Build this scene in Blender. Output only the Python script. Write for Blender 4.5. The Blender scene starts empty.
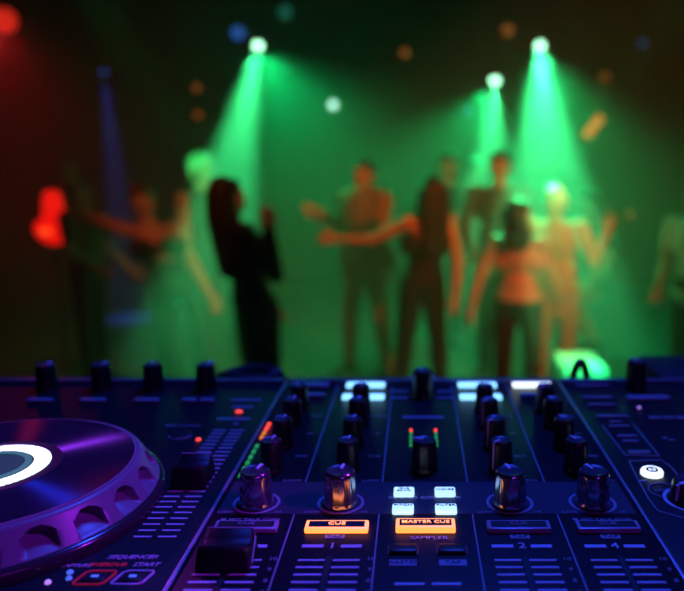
import bpy, bmesh, math, random
from mathutils import Vector, Matrix
random.seed(7)
PI = math.pi
scene = bpy.context.scene
COL = scene.collection

# ------------------------------------------------------------------ frame
FPX = 720.0                       # focal length in pixels of the 684 px wide frame
PITCH = math.atan(137 / FPX)
CP, SP = math.cos(PITCH), math.sin(PITCH)
PANEL_H = 0.161                   # eye above the controller's panel
ZP = 1.639                        # panel height over the dance floor (raised booth)
EYE = ZP + PANEL_H
ZT = ZP - 0.065                   # booth table top
CY = 0.34                         # depth of the controller's centre


def pn(u, v, h=0.0):
    """point of the plane h above the panel (x, y) seen at u, v"""
    a = (u - 416) / FPX
    b = (v - 295.5) / FPX
    dy, dz = CP - b * SP, -SP - b * CP
    t = (h - PANEL_H) / dz
    return a * t, dy * t


def at(u, v, Y):
    """world point at depth Y"""
    a = (u - 416) / FPX
    b = (v - 295.5) / FPX
    dy, dz = CP - b * SP, -SP - b * CP
    t = Y / dy
    return Vector((a * t, Y, EYE + dz * t))


# ------------------------------------------------------------------ materials
def mat(name, color, rough=0.5, metal=0.0, emit=None, strength=0.0, vary=0.12, scale=60, bump=0.0, spec=0.5, coat=0.0):
    m = bpy.data.materials.new(name)
    m.use_nodes = True
    nt = m.node_tree
    p = nt.nodes['Principled BSDF']
    p.inputs['Metallic'].default_value = metal
    p.inputs['Specular IOR Level'].default_value = spec
    p.inputs['Coat Weight'].default_value = coat
    tc = nt.nodes.new('ShaderNodeTexCoord')
    no = nt.nodes.new('ShaderNodeTexNoise')
    no.inputs['Scale'].default_value = scale
    no.inputs['Detail'].default_value = 4
    nt.links.new(tc.outputs['Object'], no.inputs['Vector'])
    r = nt.nodes.new('ShaderNodeMapRange')
    r.inputs['To Min'].default_value = 1 - vary
    r.inputs['To Max'].default_value = 1 + vary
    nt.links.new(no.outputs['Fac'], r.inputs['Value'])
    mx = nt.nodes.new('ShaderNodeVectorMath')
    mx.operation = 'SCALE'
    mx.inputs[0].default_value = color[:3]
    nt.links.new(r.outputs['Result'], mx.inputs['Scale'])
    nt.links.new(mx.outputs['Vector'], p.inputs['Base Color'])
    rr = nt.nodes.new('ShaderNodeMath')
    rr.operation = 'MULTIPLY'
    rr.inputs[0].default_value = rough
    nt.links.new(r.outputs['Result'], rr.inputs[1])
    nt.links.new(rr.outputs[0], p.inputs['Roughness'])
    if bump:
        b = nt.nodes.new('ShaderNodeBump')
        b.inputs['Strength'].default_value = bump
        b.inputs['Distance'].default_value = 0.002
        nt.links.new(no.outputs['Fac'], b.inputs['Height'])
        nt.links.new(b.outputs['Normal'], p.inputs['Normal'])
    if emit:
        p.inputs['Emission Color'].default_value = (*emit, 1)
        p.inputs['Emission Strength'].default_value = strength
    return m


M = {}
M['panel'] = mat('black_panel', (.009, .009, .013), .45, scale=400, bump=.05, spec=.2)
M['deck'] = mat('deck_panel', (.008, .008, .012), .48, scale=400, bump=.05, spec=.2)
M['band'] = mat('grey_band', (.045, .045, .06), .5, scale=300, spec=.25)
M['chassis'] = mat('black_plastic', (.012, .012, .015), .4, spec=.3)
M['lip'] = mat('lip_plastic', (.10, .10, .12), .3)
M['print'] = mat('printed_ink', (.62, .62, .72), .5)
M['print_dim'] = mat('printed_ink_thin', (.32, .32, .38), .5)
M['bracket'] = mat('bracket_ink', (.30, .07, .07), .5)
M['print_red'] = mat('glowing_red_ink', (.62, .03, .05), .5, emit=(.9, .02, .05), strength=.12)  # red print given a faint glow of its own
M['seam'] = mat('seam_metal', (.42, .42, .48), .35, .6)
M['knob'] = mat('knob_gloss', (.38, .38, .42), .15, .9, vary=.03)
M['knob_top'] = mat('knob_top', (.05, .05, .06), .35, .2)
M['knob_rubber'] = mat('knob_rubber', (.012, .012, .015), .30)
M['pointer'] = mat('pointer_paint', (.93, .90, .95), .4)
M['cap'] = mat('fader_cap', (.008, .008, .010), .45, spec=.25)
M['cap_glint'] = mat('fader_cap_glint', (.5, .5, .55), .3, .3)  # pale tone standing for the light caught along cap edges
M['slot'] = mat('fader_slot', (.004, .004, .005), .6)
M['btn'] = mat('button_plastic', (.25, .25, .28), .3)
M['btn_dark'] = mat('button_dark', (.02, .02, .022), .4)
M['btn_milky'] = mat('button_milky', (.40, .36, .44), .3)
M['amber'] = mat('lit_amber', (.8, .5, .2), .4, emit=(1, .235, .045), strength=2.4)
M['amber_txt'] = mat('lit_amber_text', (.8, .6, .3), .4, emit=(1, .30, .07), strength=1.9)
M['ice'] = mat('lit_ice_blue', (.7, .9, 1), .4, emit=(.48, .84, 1), strength=1.15)
M['ice_rear'] = mat('lit_cool_blue', (.5, .8, 1), .4, emit=(.25, .66, 1), strength=1.7)
M['white_lit'] = mat('lit_white', (.9, 1, 1), .4, emit=(.8, .95, .95), strength=1.6)
M['ring_lit'] = mat('lit_ring', (.9, 1, 1), .4, emit=(.85, 1, .96), strength=1.4)
M['display'] = mat('jog_display', (.01, .05, .05), .25, emit=(.01, .07, .08), strength=.45)
M['display_glow'] = mat('jog_display_glow', (.02, .08, .08), .3, emit=(.05, .22, .22), strength=.6)
M['hub'] = mat('jog_hub', (.006, .010, .012), .55, spec=.15)
M['led_red'] = mat('led_red', (.6, .05, .03), .4, emit=(1, .06, .03), strength=1.6)
M['led_orange'] = mat('led_orange', (.6, .2, .03), .4, emit=(1, .22, .03), strength=.75)
M['led_green'] = mat('led_green', (.05, .4, .1), .4, emit=(.03, .6, .12), strength=.42)
M['led_violet'] = mat('led_violet', (.5, .3, .8), .4, emit=(.5, .25, 1), strength=1.0)
M['led_blue'] = mat('led_blue', (.1, .2, .8), .4, emit=(.1, .2, 1), strength=.6)
M['skirt'] = mat('jog_skirt', (.17, .15, .19), .36, vary=.05)
M['base_ring'] = mat('jog_base_ring', (.03, .03, .035), .18, vary=.05)
M['table'] = mat('booth_wood', (.02, .018, .016), .5, scale=20)
M['cable'] = mat('cable_rubber', (.012, .012, .014), .45)
M['case'] = mat('case_black', (.012, .012, .013), .5)

# brushed metal of the jog wheel's top plate: round brushing, a radial tangent
m = mat('jog_plate', (.10, .11, .24), .24, .88, vary=.03, scale=200)
nt = m.node_tree
p = nt.nodes['Principled BSDF']
tn = nt.nodes.new('ShaderNodeTangent')
tn.direction_type = 'RADIAL'
tn.axis = 'Z'
nt.links.new(tn.outputs['Tangent'], p.inputs['Tangent'])
p.inputs['Anisotropic'].default_value = .98
p.inputs['Anisotropic Rotation'].default_value = .25
M['plate'] = m


# ------------------------------------------------------------------ mesh helpers
def link(o, parent=None, loc=(0, 0, 0), rot=None):
    COL.objects.link(o)
    if parent is not None:
        o.parent = parent
    o.location = loc
    if rot is not None:
        o.rotation_euler = rot
    return o


def obj(name, bm, material, parent=None, loc=(0, 0, 0), rot=None, smooth=True, angle=35):
    me = bpy.data.meshes.new(name)
    bmesh.ops.recalc_face_normals(bm, faces=bm.faces)
    bm.to_mesh(me)
    bm.free()
    mats = material if isinstance(material, (list, tuple)) else [material]
    for mm in mats:
        me.materials.append(mm)
    if smooth:
        me.shade_smooth()
        try:
            me.set_sharp_from_angle(angle=math.radians(angle))
        except Exception:
            pass
    return link(bpy.data.objects.new(name, me), parent, loc, rot)


def empty(name, loc, label, cat, group=None, rot=None):
    o = bpy.data.objects.new(name, None)
    o.empty_display_size = .1
    link(o, None, loc, rot)
    o['label'] = label
    o['category'] = cat
    if group:
        o['group'] = group
    return o


def box(bm, c, s, bevel=0.0, seg=2, mi=0, taper=0.0):
    r = bmesh.ops.create_cube(bm, size=1.0)
    vs = r['verts']
    for v in vs:
        k = 1 - taper if v.co.z > 0 else 1
        v.co = Vector((c[0] + v.co.x * s[0] * k, c[1] + v.co.y * s[1] * k, c[2] + v.co.z * s[2]))
    fs = set(f for v in vs for f in v.link_faces)
    for f in fs:
        f.material_index = mi
    if bevel:
        es = list(set(e for v in vs for e in v.link_edges))
        bmesh.ops.bevel(bm, geom=es, offset=bevel, segments=seg, affect='EDGES', profile=.5)


def lathe(bm, prof, seg=32, fr=None, mi=0, cap0=True, cap1=True, closed=False, fm=None):
    rings = []
    for (r, z) in prof:
        ring = []
        for i in range(seg):
            t = 2 * PI * i / seg
            rr = fr(t, r, z) if fr else r
            ring.append(bm.verts.new((rr * math.cos(t), rr * math.sin(t), z)))
        rings.append(ring)
    n = len(rings)
    for j in range(n if closed else n - 1):
        a, b = rings[j], rings[(j + 1) % n]
        for i in range(seg):
            f = bm.faces.new((a[i], a[(i + 1) % seg], b[(i + 1) % seg], b[i]))
            f.material_index = fm(j) if fm else mi
    if not closed:
        if cap0:
            bm.faces.new(list(reversed(rings[0]))).material_index = mi
        if cap1:
            bm.faces.new(rings[-1]).material_index = fm(n - 1) if fm else mi


def tube(bm, pts, r, seg=10, mi=0):
    pts = [Vector(q) for q in pts]
    rings = []
    up = Vector((.123, .31, .94)).normalized()
    for i, q in enumerate(pts):
        d = (pts[min(i + 1, len(pts) - 1)] - pts[max(i - 1, 0)]).normalized()
        a = d.cross(up)
        if a.length < 1e-3:
            a = d.cross(Vector((1, 0, 0)))
        a.normalize()
        b = d.cross(a)
        rr = r[i] if isinstance(r, (list, tuple)) else r
        rings.append([bm.verts.new(q + a * math.cos(2 * PI * k / seg) * rr + b * math.sin(2 * PI * k / seg) * rr) for k in range(seg)])
    for j in range(len(rings) - 1):
        for k in range(seg):
            bm.faces.new((rings[j][k], rings[j][(k + 1) % seg], rings[j + 1][(k + 1) % seg], rings[j + 1][k])).material_index = mi
    bm.faces.new(rings[0]).material_index = mi
    bm.faces.new(rings[-1]).material_index = mi


def bar(bm, x0, x1, y, w, h=.00025, z=0.0, skew=0.0):
    """a printed bar lying on the panel"""
    vs = []
    for zz in (z, z + h):
        for (x, yy) in ((x0 - skew, y - w / 2), (x1 - skew, y - w / 2), (x1 + skew, y + w / 2), (x0 + skew, y + w / 2)):
            vs.append(bm.verts.new((x, yy, zz)))
    for q in ((0, 1, 2, 3), (4, 5, 6, 7), (0, 1, 5, 4), (1, 2, 6, 5), (2, 3, 7, 6), (3, 0, 4, 7)):
        bm.faces.new([vs[i] for i in q])


def line(bm, a, b, w, h=.00025):
    a, b = Vector((a[0], a[1], 0)), Vector((b[0], b[1], 0))
    d = (b - a).normalized()
    n = Vector((-d.y, d.x, 0)) * w / 2
    vs = [bm.verts.new(q + Vector((0, 0, zz))) for zz in (0, h) for q in (a - n, b - n, b + n, a + n)]
    for q in ((0, 1, 2, 3), (4, 5, 6, 7), (0, 1, 5, 4), (1, 2, 6, 5), (2, 3, 7, 6), (3, 0, 4, 7)):
        bm.faces.new([vs[i] for i in q])


def frame_poly(bm, pts, w, h=.00025):
    for i in range(len(pts)):
        line(bm, pts[i], pts[(i + 1) % len(pts)], w, h)


def ring(bm, r0, r1, h=.00025, seg=48, a0=0.0, a1=2 * PI, z=0.0, sy=1.0):
    full = abs(a1 - a0 - 2 * PI) < 1e-6
    n = seg if full else seg + 1
    R = []
    for i in range(n):
        t = a0 + (a1 - a0) * i / seg
        c, s = math.cos(t), math.sin(t) * sy
        R.append([bm.verts.new((r * c, r * s, zz)) for (r, zz) in ((r0, z), (r1, z), (r1, z + h), (r0, z + h))])
    for i in range(n if full else n - 1):
        a, b = R[i], R[(i + 1) % n]
        for k in range(4):
            bm.faces.new((a[k], a[(k + 1) % 4], b[(k + 1) % 4], b[k]))
    if not full:
        bm.faces.new(R[0])
        bm.faces.new(R[-1])


def text(body, size, parent, loc, material, shear=0.0, stretch=1.0, name='printed_label', extrude=.00012):
    cu = bpy.data.curves.new('lettering', 'FONT')
    cu.body = body
    cu.size = size
    cu.align_x = 'CENTER'
    cu.align_y = 'CENTER'
    cu.shear = shear
    cu.extrude = extrude
    cu.offset = size * .004
    cu.resolution_u = 3
    tmp = bpy.data.objects.new('tmp_lettering', cu)
    COL.objects.link(tmp)
    dg = bpy.context.evaluated_depsgraph_get()
    me = bpy.data.meshes.new_from_object(tmp.evaluated_get(dg))
    bpy.data.objects.remove(tmp)
    bpy.data.curves.remove(cu)
    me.name = name
    for v in me.vertices:
        v.co.x *= stretch
    me.materials.clear()
    me.materials.append(material)
    return link(bpy.data.objects.new(name, me), parent, loc)


# ------------------------------------------------------------------ the DJ controller
ctl = empty('dj_controller', (0, CY, ZT), 'black four channel DJ controller with jog wheel, knobs and glowing buttons on the booth table', 'dj controller')


def L(x, y, h=0.0):
    return (x, y - CY, h + (ZP - ZT))


X0, X1 = -.345, .355
YF, YR = .165, .512
SL, SR = -.0948, .1045
bm = bmesh.new()
box(bm, ((X0 + X1) / 2, (YF + YR) / 2 - CY, .031), (X1 - X0, YR - YF, .062), .006, 3)
obj('chassis', bm, M['chassis'], ctl)
for (a, b, k) in ((X0 + .004, SL - .0006, 'deck'), (SL + .0006, SR - .0006, 'panel'), (SR + .0006, X1 - .004, 'deck')):
    bm = bmesh.new()
    box(bm, ((a + b) / 2, (YF + YR) / 2 - CY, .0635), (b - a, YR - YF - .008, .003), .0006, 2)
    obj('deck_plate' if k == 'deck' else 'mixer_plate', bm, M[k], ctl)
# rear lip of the two decks and of the mixer
for (a, b) in ((X0 + .004, SL - .002), (SL + .002, SR - .002), (SR + .002, X1 - .004)):
    bm = bmesh.new()
    box(bm, (0, 0, 0), (b - a, .006, .0024), .001, 3)
    obj('rear_lip', bm, M['lip'], ctl, L((a + b) / 2, .507, .001))
for x in (SL, SR):
    bm = bmesh.new()
    box(bm, (0, 0, 0), (.0017, YR - YF - .012, .0012), .0005, 2)
    obj('panel_seam_glint', bm, M['seam'], ctl, L(x, (YF + YR) / 2, .0004))  # pale strip stands in for light caught on the bevelled panel edge
for x in (-.056, -.017, .026, .065):
    bm = bmesh.new()
    line(bm, (0, .17), (0, .50), .0006)
    obj('strip_divider', bm, M['print_dim'], ctl, L(x, 0, 0))
bm = bmesh.new()
box(bm, (0, 0, 0), (SR - SL - .006, .0335, .0004), 0)
obj('color_fx_band', bm, M['band'], ctl, L((SL + SR) / 2, .3235, .0001))


# ---- knobs
def knob_bm(r=.0078, h=.017, kind='gloss'):
    b = bmesh.new()
    n = 100

    def fl(t, rr, z):
        if z < .002 or z > h - .0012:
            return rr
        return rr * (1 + .013 * math.cos(t * 10))
    prof = [(r * 1.06, 0), (r * 1.06, .0014), (r * 1.0, .0022), *[(r * (1 - .085 * q / 12), .0024 + (h - .0044) * q / 12) for q in range(13)], (r * .88, h - .0007), (r * .80, h), (r * .70, h - .0004), (r * .3, h - .0005)]
    lathe(b, prof, n, fl, fm=lambda j: 1 if j >= 17 else 0)
    return b


def pointer_bm(r, h):
    b = bmesh.new()
    box(b, (0, r * .52, h), (r * .17, r * .72, .0009), .0002, 1)
    box(b, (0, r * .965, h * .52), (r * .17, r * .12, h * .92), .0002, 1)
    return b


KNOB_ME = {}


def knob(x, y, ang=0.0, r=.0078, h=.017, mats=('knob', 'knob_top'), ringed=False, skirt=False):
    key = (r, h, mats)
    if key not in KNOB_ME:
        k = obj('knob', knob_bm(r, h), [M[mats[0]], M[mats[1]]], ctl, L(x, y, 0), (0, 0, ang), angle=50)
        q = obj('pointer', pointer_bm(r, h), M['pointer'], k)
        KNOB_ME[key] = (k, q)
    else:
        k0, q0 = KNOB_ME[key]
        k = k0.copy()
        link(k, ctl, L(x, y, 0), (0, 0, ang))
        q = q0.copy()
        link(q, k)
    if ringed:
        b = bmesh.new()
        ring(b, .0098, .0111, h=.0003, z=.0003, a0=math.radians(-235), a1=math.radians(55))
        obj('dial_ring', b, M['print_dim'], ctl, L(x, y, 0))
    return k


STRIPS = {'3': -.0757, '1': -.0357, '2': .0445, '4': .0838}
RING_X = {}
AN = {'3': (.5, -.25, -.25, -.2, -.25), '1': (-.2, -.25, -.2, -.15, -.15), '2': (.3, 2.35, 2.35, 2.3, .2), '4': (2.4, .35, .4, .4, .35)}
for ch, x in STRIPS.items():
    for y, a in zip((.447, .4195, .3865, .355), AN[ch]):
        knob(x, y, a, r=.0061, h=.017, mats=('knob_rubber', 'knob_top'))
    knob(x, .3175, AN[ch][4], ringed=True)
knob(.0045, .4745, .25, r=.0072, h=.0185, mats=('knob_rubber', 'knob_top'))
knob(.0045, .356, 1.1, r=.0068, h=.0165, mats=('knob_rubber', 'knob_top'))
for u in (45, 100, 152, 205, 637):
    px, py = pn(u, 366.5, .017)
    knob(px, .49, random.uniform(-.6, .6), r=.0072, h=.0185 if u != 637 else .021, mats=('knob_rubber', 'knob_top'))
px, py = pn(684, 500)
knob(px + .004, py, 2.0, r=.0105, h=.010, mats=('knob_rubber', 'knob_top'))
b = bmesh.new()
ring(b, .0120, .0136, h=.0003)
obj('dial_ring', b, M['print'], ctl, L(px + .004, py, 0))


# ---- buttons
def button(x, y, sx, sy, h, body, top=None, txt=None, tmat=None, tsize=.003, stretch=1.2, name='button', inset=.0016, skew=0.0, bev=.0006):
    b = bmesh.new()
    box(b, (0, 0, h / 2), (sx, sy, h), min(bev, h * .45), 2)
    o = obj(name, b, body, ctl, L(x, y, 0))
    z = h
    if top:
        b = bmesh.new()
        box(b, (0, 0, 0), (sx - 2 * inset, sy - 2 * inset * .85, .0002), .0001, 1)
        obj('button_face', b, top, o, (0, 0, h + .0001))
        z = h + .0003
    if txt:
        for (t, dy) in (txt if isinstance(txt, list) else [(txt, 0)]):
            text(t, tsize, o, (0, dy, z + .0001), tmat, stretch=stretch, name='button_lettering')
    return o


cue_y = .2925
for ch, x in STRIPS.items():
    lit = ch == '1'
    button(x + .0008, cue_y + .0007, .0278, .0078, .0026, M['amber'] if lit else M['btn_milky'], M['btn_dark'], 'CUE', M['amber_txt'] if lit else M['print_dim'], .0034, 1.2, name='cue_button')
    b = bmesh.new()
    bar(b, -.0042, .0042, 0, .0030)
    o = obj('tap_plate', b, M['print_dim'], ctl, L(x + .0005, .2868, 0))
    text('TAP', .0026, o, (0, 0, .0003), M['btn_dark'], stretch=1.5, name='plate_lettering')
    b = bmesh.new()
    for (a, c) in ((-.0125, -.0034), (.0040, .0128)):
        bar(b, a, c, 0, .0023)
    obj('channel_bar', b, M['print'], ctl, L(x, .2790, 0))
    text(ch, .0062, ctl, L(x + .0003, .2792, .0002), M['print'], stretch=1.15, name='channel_number')
    # fader: scale, slot
    b = bmesh.new()
    for k in range(15):
        yy = .2682 - .0052 * k
        for (a, c) in ((-.0125, -.0016), (.0017, .0128)):
            bar(b, a, c, yy, .0011)
    obj('fader_scale', b, M['print'], ctl, L(x, 0, 0))
    b = bmesh.new()
    box(b, (0, 0, 0), (.0022, .082, .0004))
    obj('fader_slot', b, M['slot'], ctl, L(x, .230, .0001))
    for k, n in enumerate(('10', '9', '8', '7')):
        text(n, .0030, ctl, L(x + .0172, .2690 - .0077 * k, .0002), M['print_dim'], stretch=1.2, name='scale_number')
    text('LOW', .0024, ctl, L(x - .0125, .3085, .0004), M['print_dim'], stretch=1.3)
    text('HI', .0024, ctl, L(x + .0118, .3085, .0004), M['print_dim'], stretch=1.3)
    for (n, yy) in (('TRIM', .4345), ('HI', .405), ('MID', .372), ('LOW', .3415)):
        text(n, .0030, ctl, L(x + .0128, yy, .0004), M['print_dim'], stretch=1.3)
    if ch in '34':
        text('\u25a0 MIC TALK OVER', .0024, ctl, L(x + .0006, .3015, .0003), M['print_dim'], stretch=1.35)
button(.0042, cue_y + .0011, .0262, .0082, .0032, M['amber'], M['btn_dark'], 'MASTER CUE', M['amber_txt'], .0032, 1.15, name='cue_button')
text('SAMPLER', .0036, ctl, L(.0056, .2855, .0002), M['print'], stretch=1.15)
text('SOUND COLOR FX', .0030, ctl, L(.0042, .3228, .0004), M['print'], stretch=1.35)
for (u, v, t) in ((404, 491, [('DUB', .0011), ('ECHO', -.0012)]), (445, 491, [('NOISE', 0)]), (403, 508, [('PITCH', .0012)]), (446, 508, [('FILTER', .0012)])):
    px, py = pn(u, v, .002)
    button(px, py, .0100, .0072, .0028, M['ice'], None, t, M['btn_dark'], .0019 if len(t) > 1 else .0024, 1.3, name='color_fx_button', bev=.0009)
for u in (403, 452):
    px, py = pn(u, 551)
    button(px, py, .0112, .0062, .002, M['btn_dark'], None, name='sampler_button')
    b = bmesh.new()
    for s in (-1, 1):
        line(b, (s * .0061, -.0033), (s * .0061, .0033), .0006, .0006)
    obj('button_bracket', b, M['bracket'], ctl, L(px, py, 0))
for (u, t) in ((403, 'MASTER'), (453, 'TAP')):
    px, py = pn(u, 563)
    b = bmesh.new()
    bar(b, -.0056, .0056, 0, .0042)
    o = obj('tap_plate', b, M['print_dim'], ctl, L(px, py, 0))
    text(t, .0030, o, (0, 0, .0003), M['btn_dark'], stretch=1.2, name='plate_lettering')
b = bmesh.new()
for (a, c) in ((-.0128, -.0012), (.0016, .0130)):
    bar(b, a, c, 0, .0014)
obj('channel_bar', b, M['print'], ctl, L(.0045, .2515, 0))

# rear rows of load buttons
rear = [(-.0757, 'btn', 'btn'), (-.0357, 'ice_rear', 'ice_rear'), (.0445, 'ice_rear', 'ice_rear'), (.0838, 'white_lit', 'led_blue')]
for (x, m1, m2) in rear:
    button(x - .0005, .4965, .0278, .0090, .0022, M[m1] if m1 != 'btn' else M['btn'], name='load_button', bev=.001)
    if m2 == 'ice_rear':
        for s in (-1, 1):
            button(x - .0003 + s * .0083, .4700, .0122, .0088, .0022, M[m2], name='load_button', bev=.001)
    else:
        button(x + (.004 if m2 == 'btn' else -.003), .4745, .0180, .0060, .0018, M['btn'], name='load_button')
for s in (-1, 1):
    px = .0045 + s * .0155
    b = bmesh.new()
    bar(b, -.0052, .0052, .004, .0022)
    bar(b, -.0056, .0056, -.010, .0022)
    obj('printed_bar', b, M['print_dim'], ctl, L(px, .481, 0))
b = bmesh.new()
bar(b, -.0130, .0130, 0, .0030)
obj('printed_bar', b, M['print_dim'], ctl, L(.0045, .4335, 0))

# level meters
for x in (-.003, .0118):
    for k, c in enumerate(('led_red', 'led_green', 'led_green', 'led_green', 'led_green')):
        b = bmesh.new()
        box(b, (0, 0, .0004), (.0018, .0024, .0012), .0003, 1)
        obj('meter_light', b, M[c], ctl, L(x, .4105 - .0058 * k, 0))
for k, (v, c) in enumerate(((425, 'led_red'), (429, 'led_red'), (433.5, 'led_orange'), (438, 'led_orange'), (447, 'led_green'), (452.5, 'led_green'), (458, 'led_green'), (463.5, 'led_green'), (469.5, 'led_green'), (476, 'led_green'))):
    b = bmesh.new()
    box(b, (0, 0, .0004), (.0020, .0042, .0014), .0003, 1)
    obj('meter_light', b, M[c], ctl, L(-.0905, pn(0, v)[1], 0))


# ---- fader caps
def cap_bm(w, d, h):
    b = bmesh.new()
    # profile along y: front lip, dipped middle, rear lip
    pf = [(-d / 2, 0), (-d / 2 * .90, h * .80), (-d / 2 * .74, h), (-d * .16, h * .74), (0, h * .66), (d * .16, h * .74), (d / 2 * .74, h), (d / 2 * .90, h * .92), (d / 2, 0)]
    rows = []
    for s in (-1, -.94, .94, 1):
        row = []
        for (yy, zz) in pf:
            k = 1.0 if abs(s) < 1 else .86
            wtop = w / 2 * (1 - .10 * zz / h)
            row.append(b.verts.new((s * wtop, yy * (1 if abs(s) < 1 else .97), zz * k)))
        rows.append(row)
    n = len(pf)
    for i in range(3):
        for j in range(n):
            b.faces.new((rows[i][j], rows[i][(j + 1) % n], rows[i + 1][(j + 1) % n], rows[i + 1][j]))
    b.faces.new(rows[0])
    b.faces.new(rows[-1])
    bmesh.ops.bevel(b, geom=list(b.edges), offset=.0004, segments=1, affect='EDGES')
    return b


fc = obj('fader_cap', cap_bm(.0215, .019, .0105), M['cap'], ctl, L(-.0767, .2675, .0006))
b = bmesh.new()
box(b, (0, 0, 0), (.0192, .0006, .0006), .0002, 1)
obj('cap_glint', b, M['cap_glint'], fc, (0, .0071, .0104))  # rim highlight built as a pale strip on the rear ridge
b = bmesh.new()
tube(b, [(.0096, .0070, .0103), (.0104, .0060, .0070), (.0109, -.002, .0030), (.0110, -.0045, .0012)], .0003, 6)
obj('cap_glint', b, M['cap_glint'], fc)
for x in (-.1130, .3310):
    t0 = obj('tempo_cap', cap_bm(.0175, .020, .0115), M['cap'], ctl, L(x, .3415, .0006))
    b = bmesh.new()
    box(b, (0, 0, 0), (.0155, .0006, .0006), .0002, 1)
    obj('cap_glint', b, M['cap_glint'], t0, (0, .0075, .0114))
    for (q0, q1) in ((-.0092, -.0016), (.0012, .0092)):
        b = bmesh.new()
        for k in range(24):
            yy = .2868 + .0054 * k
            bar(b, q0, q1, yy, .0011)
        obj('tempo_scale', b, M['print'], ctl, L(x, 0, 0))
    b = bmesh.new()
    box(b, (0, 0, 0), (.0018, .128, .0004))
    obj('fader_slot', b, M['slot'], ctl, L(x, .349, .0001))

# ---- left deck buttons and prints
for u in (40, 93, 147):
    px, py = pn(u, 402)
    button(px, py, .0168, .0060, .0024, M['btn'], name='effect_button', bev=.001)
for u in (189, 207):
    px, py = pn(u, 402)
    button(px, py, .0098, .0058, .0024, M['btn'], name='effect_button', bev=.001)
for (u, v, w) in ((246, 400, 30), (243, 407, 20), (233.5, 419, 30), (236, 424, 4)):
    px, py = pn(u, v)
    b = bmesh.new()
    bar(b, -w / 2 / 1450, w / 2 / 1450, 0, .0026)
    obj('printed_bar', b, M['print_dim'], ctl, L(px, py, 0))


def led(u, v, mm, r=.0013, sx=1.0):
    px, py = pn(u, v)
    b = bmesh.new()
    lathe(b, [(r, 0), (r * .95, .0006), (r * .6, .0011), (r * .2, .0013)], 16)
    for q in b.verts:
        q.co.x *= sx
    obj('indicator_light', b, M[mm], ctl, L(px, py, 0))


led(239, 412, 'led_red', .0013, 1.9)
led(198.5, 440, 'led_red', .0015)
led(48, 583, 'led_violet', .0012)
led(70, 573, 'led_blue', .0013)
led(69, 579, 'led_blue', .0012)
led(639, 408, 'led_violet', .0010)
# round key button with a crescent of print and a label over it
px, py = pn(181, 435)
b = bmesh.new()
lathe(b, [(.0062, 0), (.0062, .0012), (.0056, .0018), (.002, .0018)], 32)
o = obj('round_button', b, M['btn_dark'], ctl, L(px, py, 0))
b = bmesh.new()
ring(b, .0058, .0072, h=.0004, a0=math.radians(190), a1=math.radians(350), seg=24)
obj('dial_ring', b, M['btn_milky'], ctl, L(px, py, 0))
px, py = pn(183, 426)
text('KEY LOCK', .0042, ctl, L(px, py, .0002), M['btn_milky'], stretch=1.1)

px, py = pn(131, 557.5)
text('SEQUENCER', .0038, ctl, L(px + .0006, py, .0002), M['print'], shear=.3, stretch=.98)
px, py = pn(146, 565)
text('START', .0036, ctl, L(px, py, .0002), M['print'], shear=.25, stretch=1.0)
px, py = pn(107, 565)
text('OVERDUB', .0034, ctl, L(px, py, .0002), M['print_red'], shear=.25, stretch=1.0)
px, py = pn(75, 566)
text('CAPTURE', .0030, ctl, L(px, py, .0002), M['print'], shear=.25, stretch=1.0)
for (u, v, mm) in ((95, 578, 'print_red'), (133, 578, 'print')):
    px, py = pn(u, v)
    b = bmesh.new()
    w, d, sk, c = .0060, .0046, .0016, .0012
    pts = [(-w + c - sk, -d), (w - c - sk, -d), (w - sk * .6, -d + c), (w + sk * .6, d - c), (w - c + sk, d), (-w + c + sk, d), (-w + sk * .6, d - c), (-w - sk * .6, -d + c)]
    frame_poly(b, pts, .0007, .0005)
    o = obj('pad_outline', b, M[mm], ctl, L(px, py, 0))
    button(px, py, .0088, .0060, .0008, M['btn_dark'], name='sequencer_button')
    b = bmesh.new()
    bar(b, -.0014, .0014, 0, .0014)
    obj('button_mark', b, M['led_blue'], ctl, L(px, py, .0008))

# ---- right deck
marks = [(592, 386, 34, .0030), (597, 398, 30, .0032), (602, 405.5, 28, .0028), (612, 417, 32, .0030), (616, 422.5, 13, .0022), (619, 427, 20, .0024), (627, 437, 20, .0028), (630.5, 442, 16, .0026), (639, 453, 22, .0034)]
for (u, v, w, d) in marks:
    px, py = pn(u, v)
    s = (v - 158) * .982 / .161
    button(px, py, w / s, d, .0012, M['btn'], name='deck_button', bev=.0005)
b = bmesh.new()
line(b, pn(602, 425), pn(625, 455), .0006)
line(b, pn(633, 424), pn(659, 456), .0006)
line(b, pn(625, 455), pn(659, 456), .0006)
obj('panel_outline', b, M['print_dim'], ctl, L(0, 0, 0))
px, py = pn(648, 399.5)
button(px, py, .0290, .0075, .0024, M['btn'], name='effect_button', bev=.001)
px, py = pn(668, 419)
for k in (-1, 0, 1):
    button(px + k * .0085, py, .0075, .0036, .0014, M['btn'], name='deck_button', bev=.0005)
b = bmesh.new()
pts = [pn(q[0], q[1]) for q in ((629, 461), (661, 460), (672, 468), (690, 490), (690, 520), (658, 511), (649, 500), (637, 478))]
frame_poly(b, pts, .0005)
obj('panel_outline', b, M['print_dim'], ctl, L(0, 0, 0))
px, py = pn(652, 470.5, .002)
b = bmesh.new()
lathe(b, [(.0057, 0), (.0057, .0016), (.0052, .0024), (.0046, .0025)], 40)
o = obj('deck_select_button', b, M['white_lit'], ctl, L(px, py, 0))
b = bmesh.new()
ring(b, .0019, .0032, h=.0003, seg=32)
obj('button_mark', b, M['btn_dark'], o, (0, 0, .0024))
text('2', .0034, o, (0, 0, .0026), M['btn_dark'], stretch=1.2, name='button_lettering')
px, py = pn(665, 490.5)
b = bmesh.new()
ring(b, .0076, .0081, h=.0003)
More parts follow.
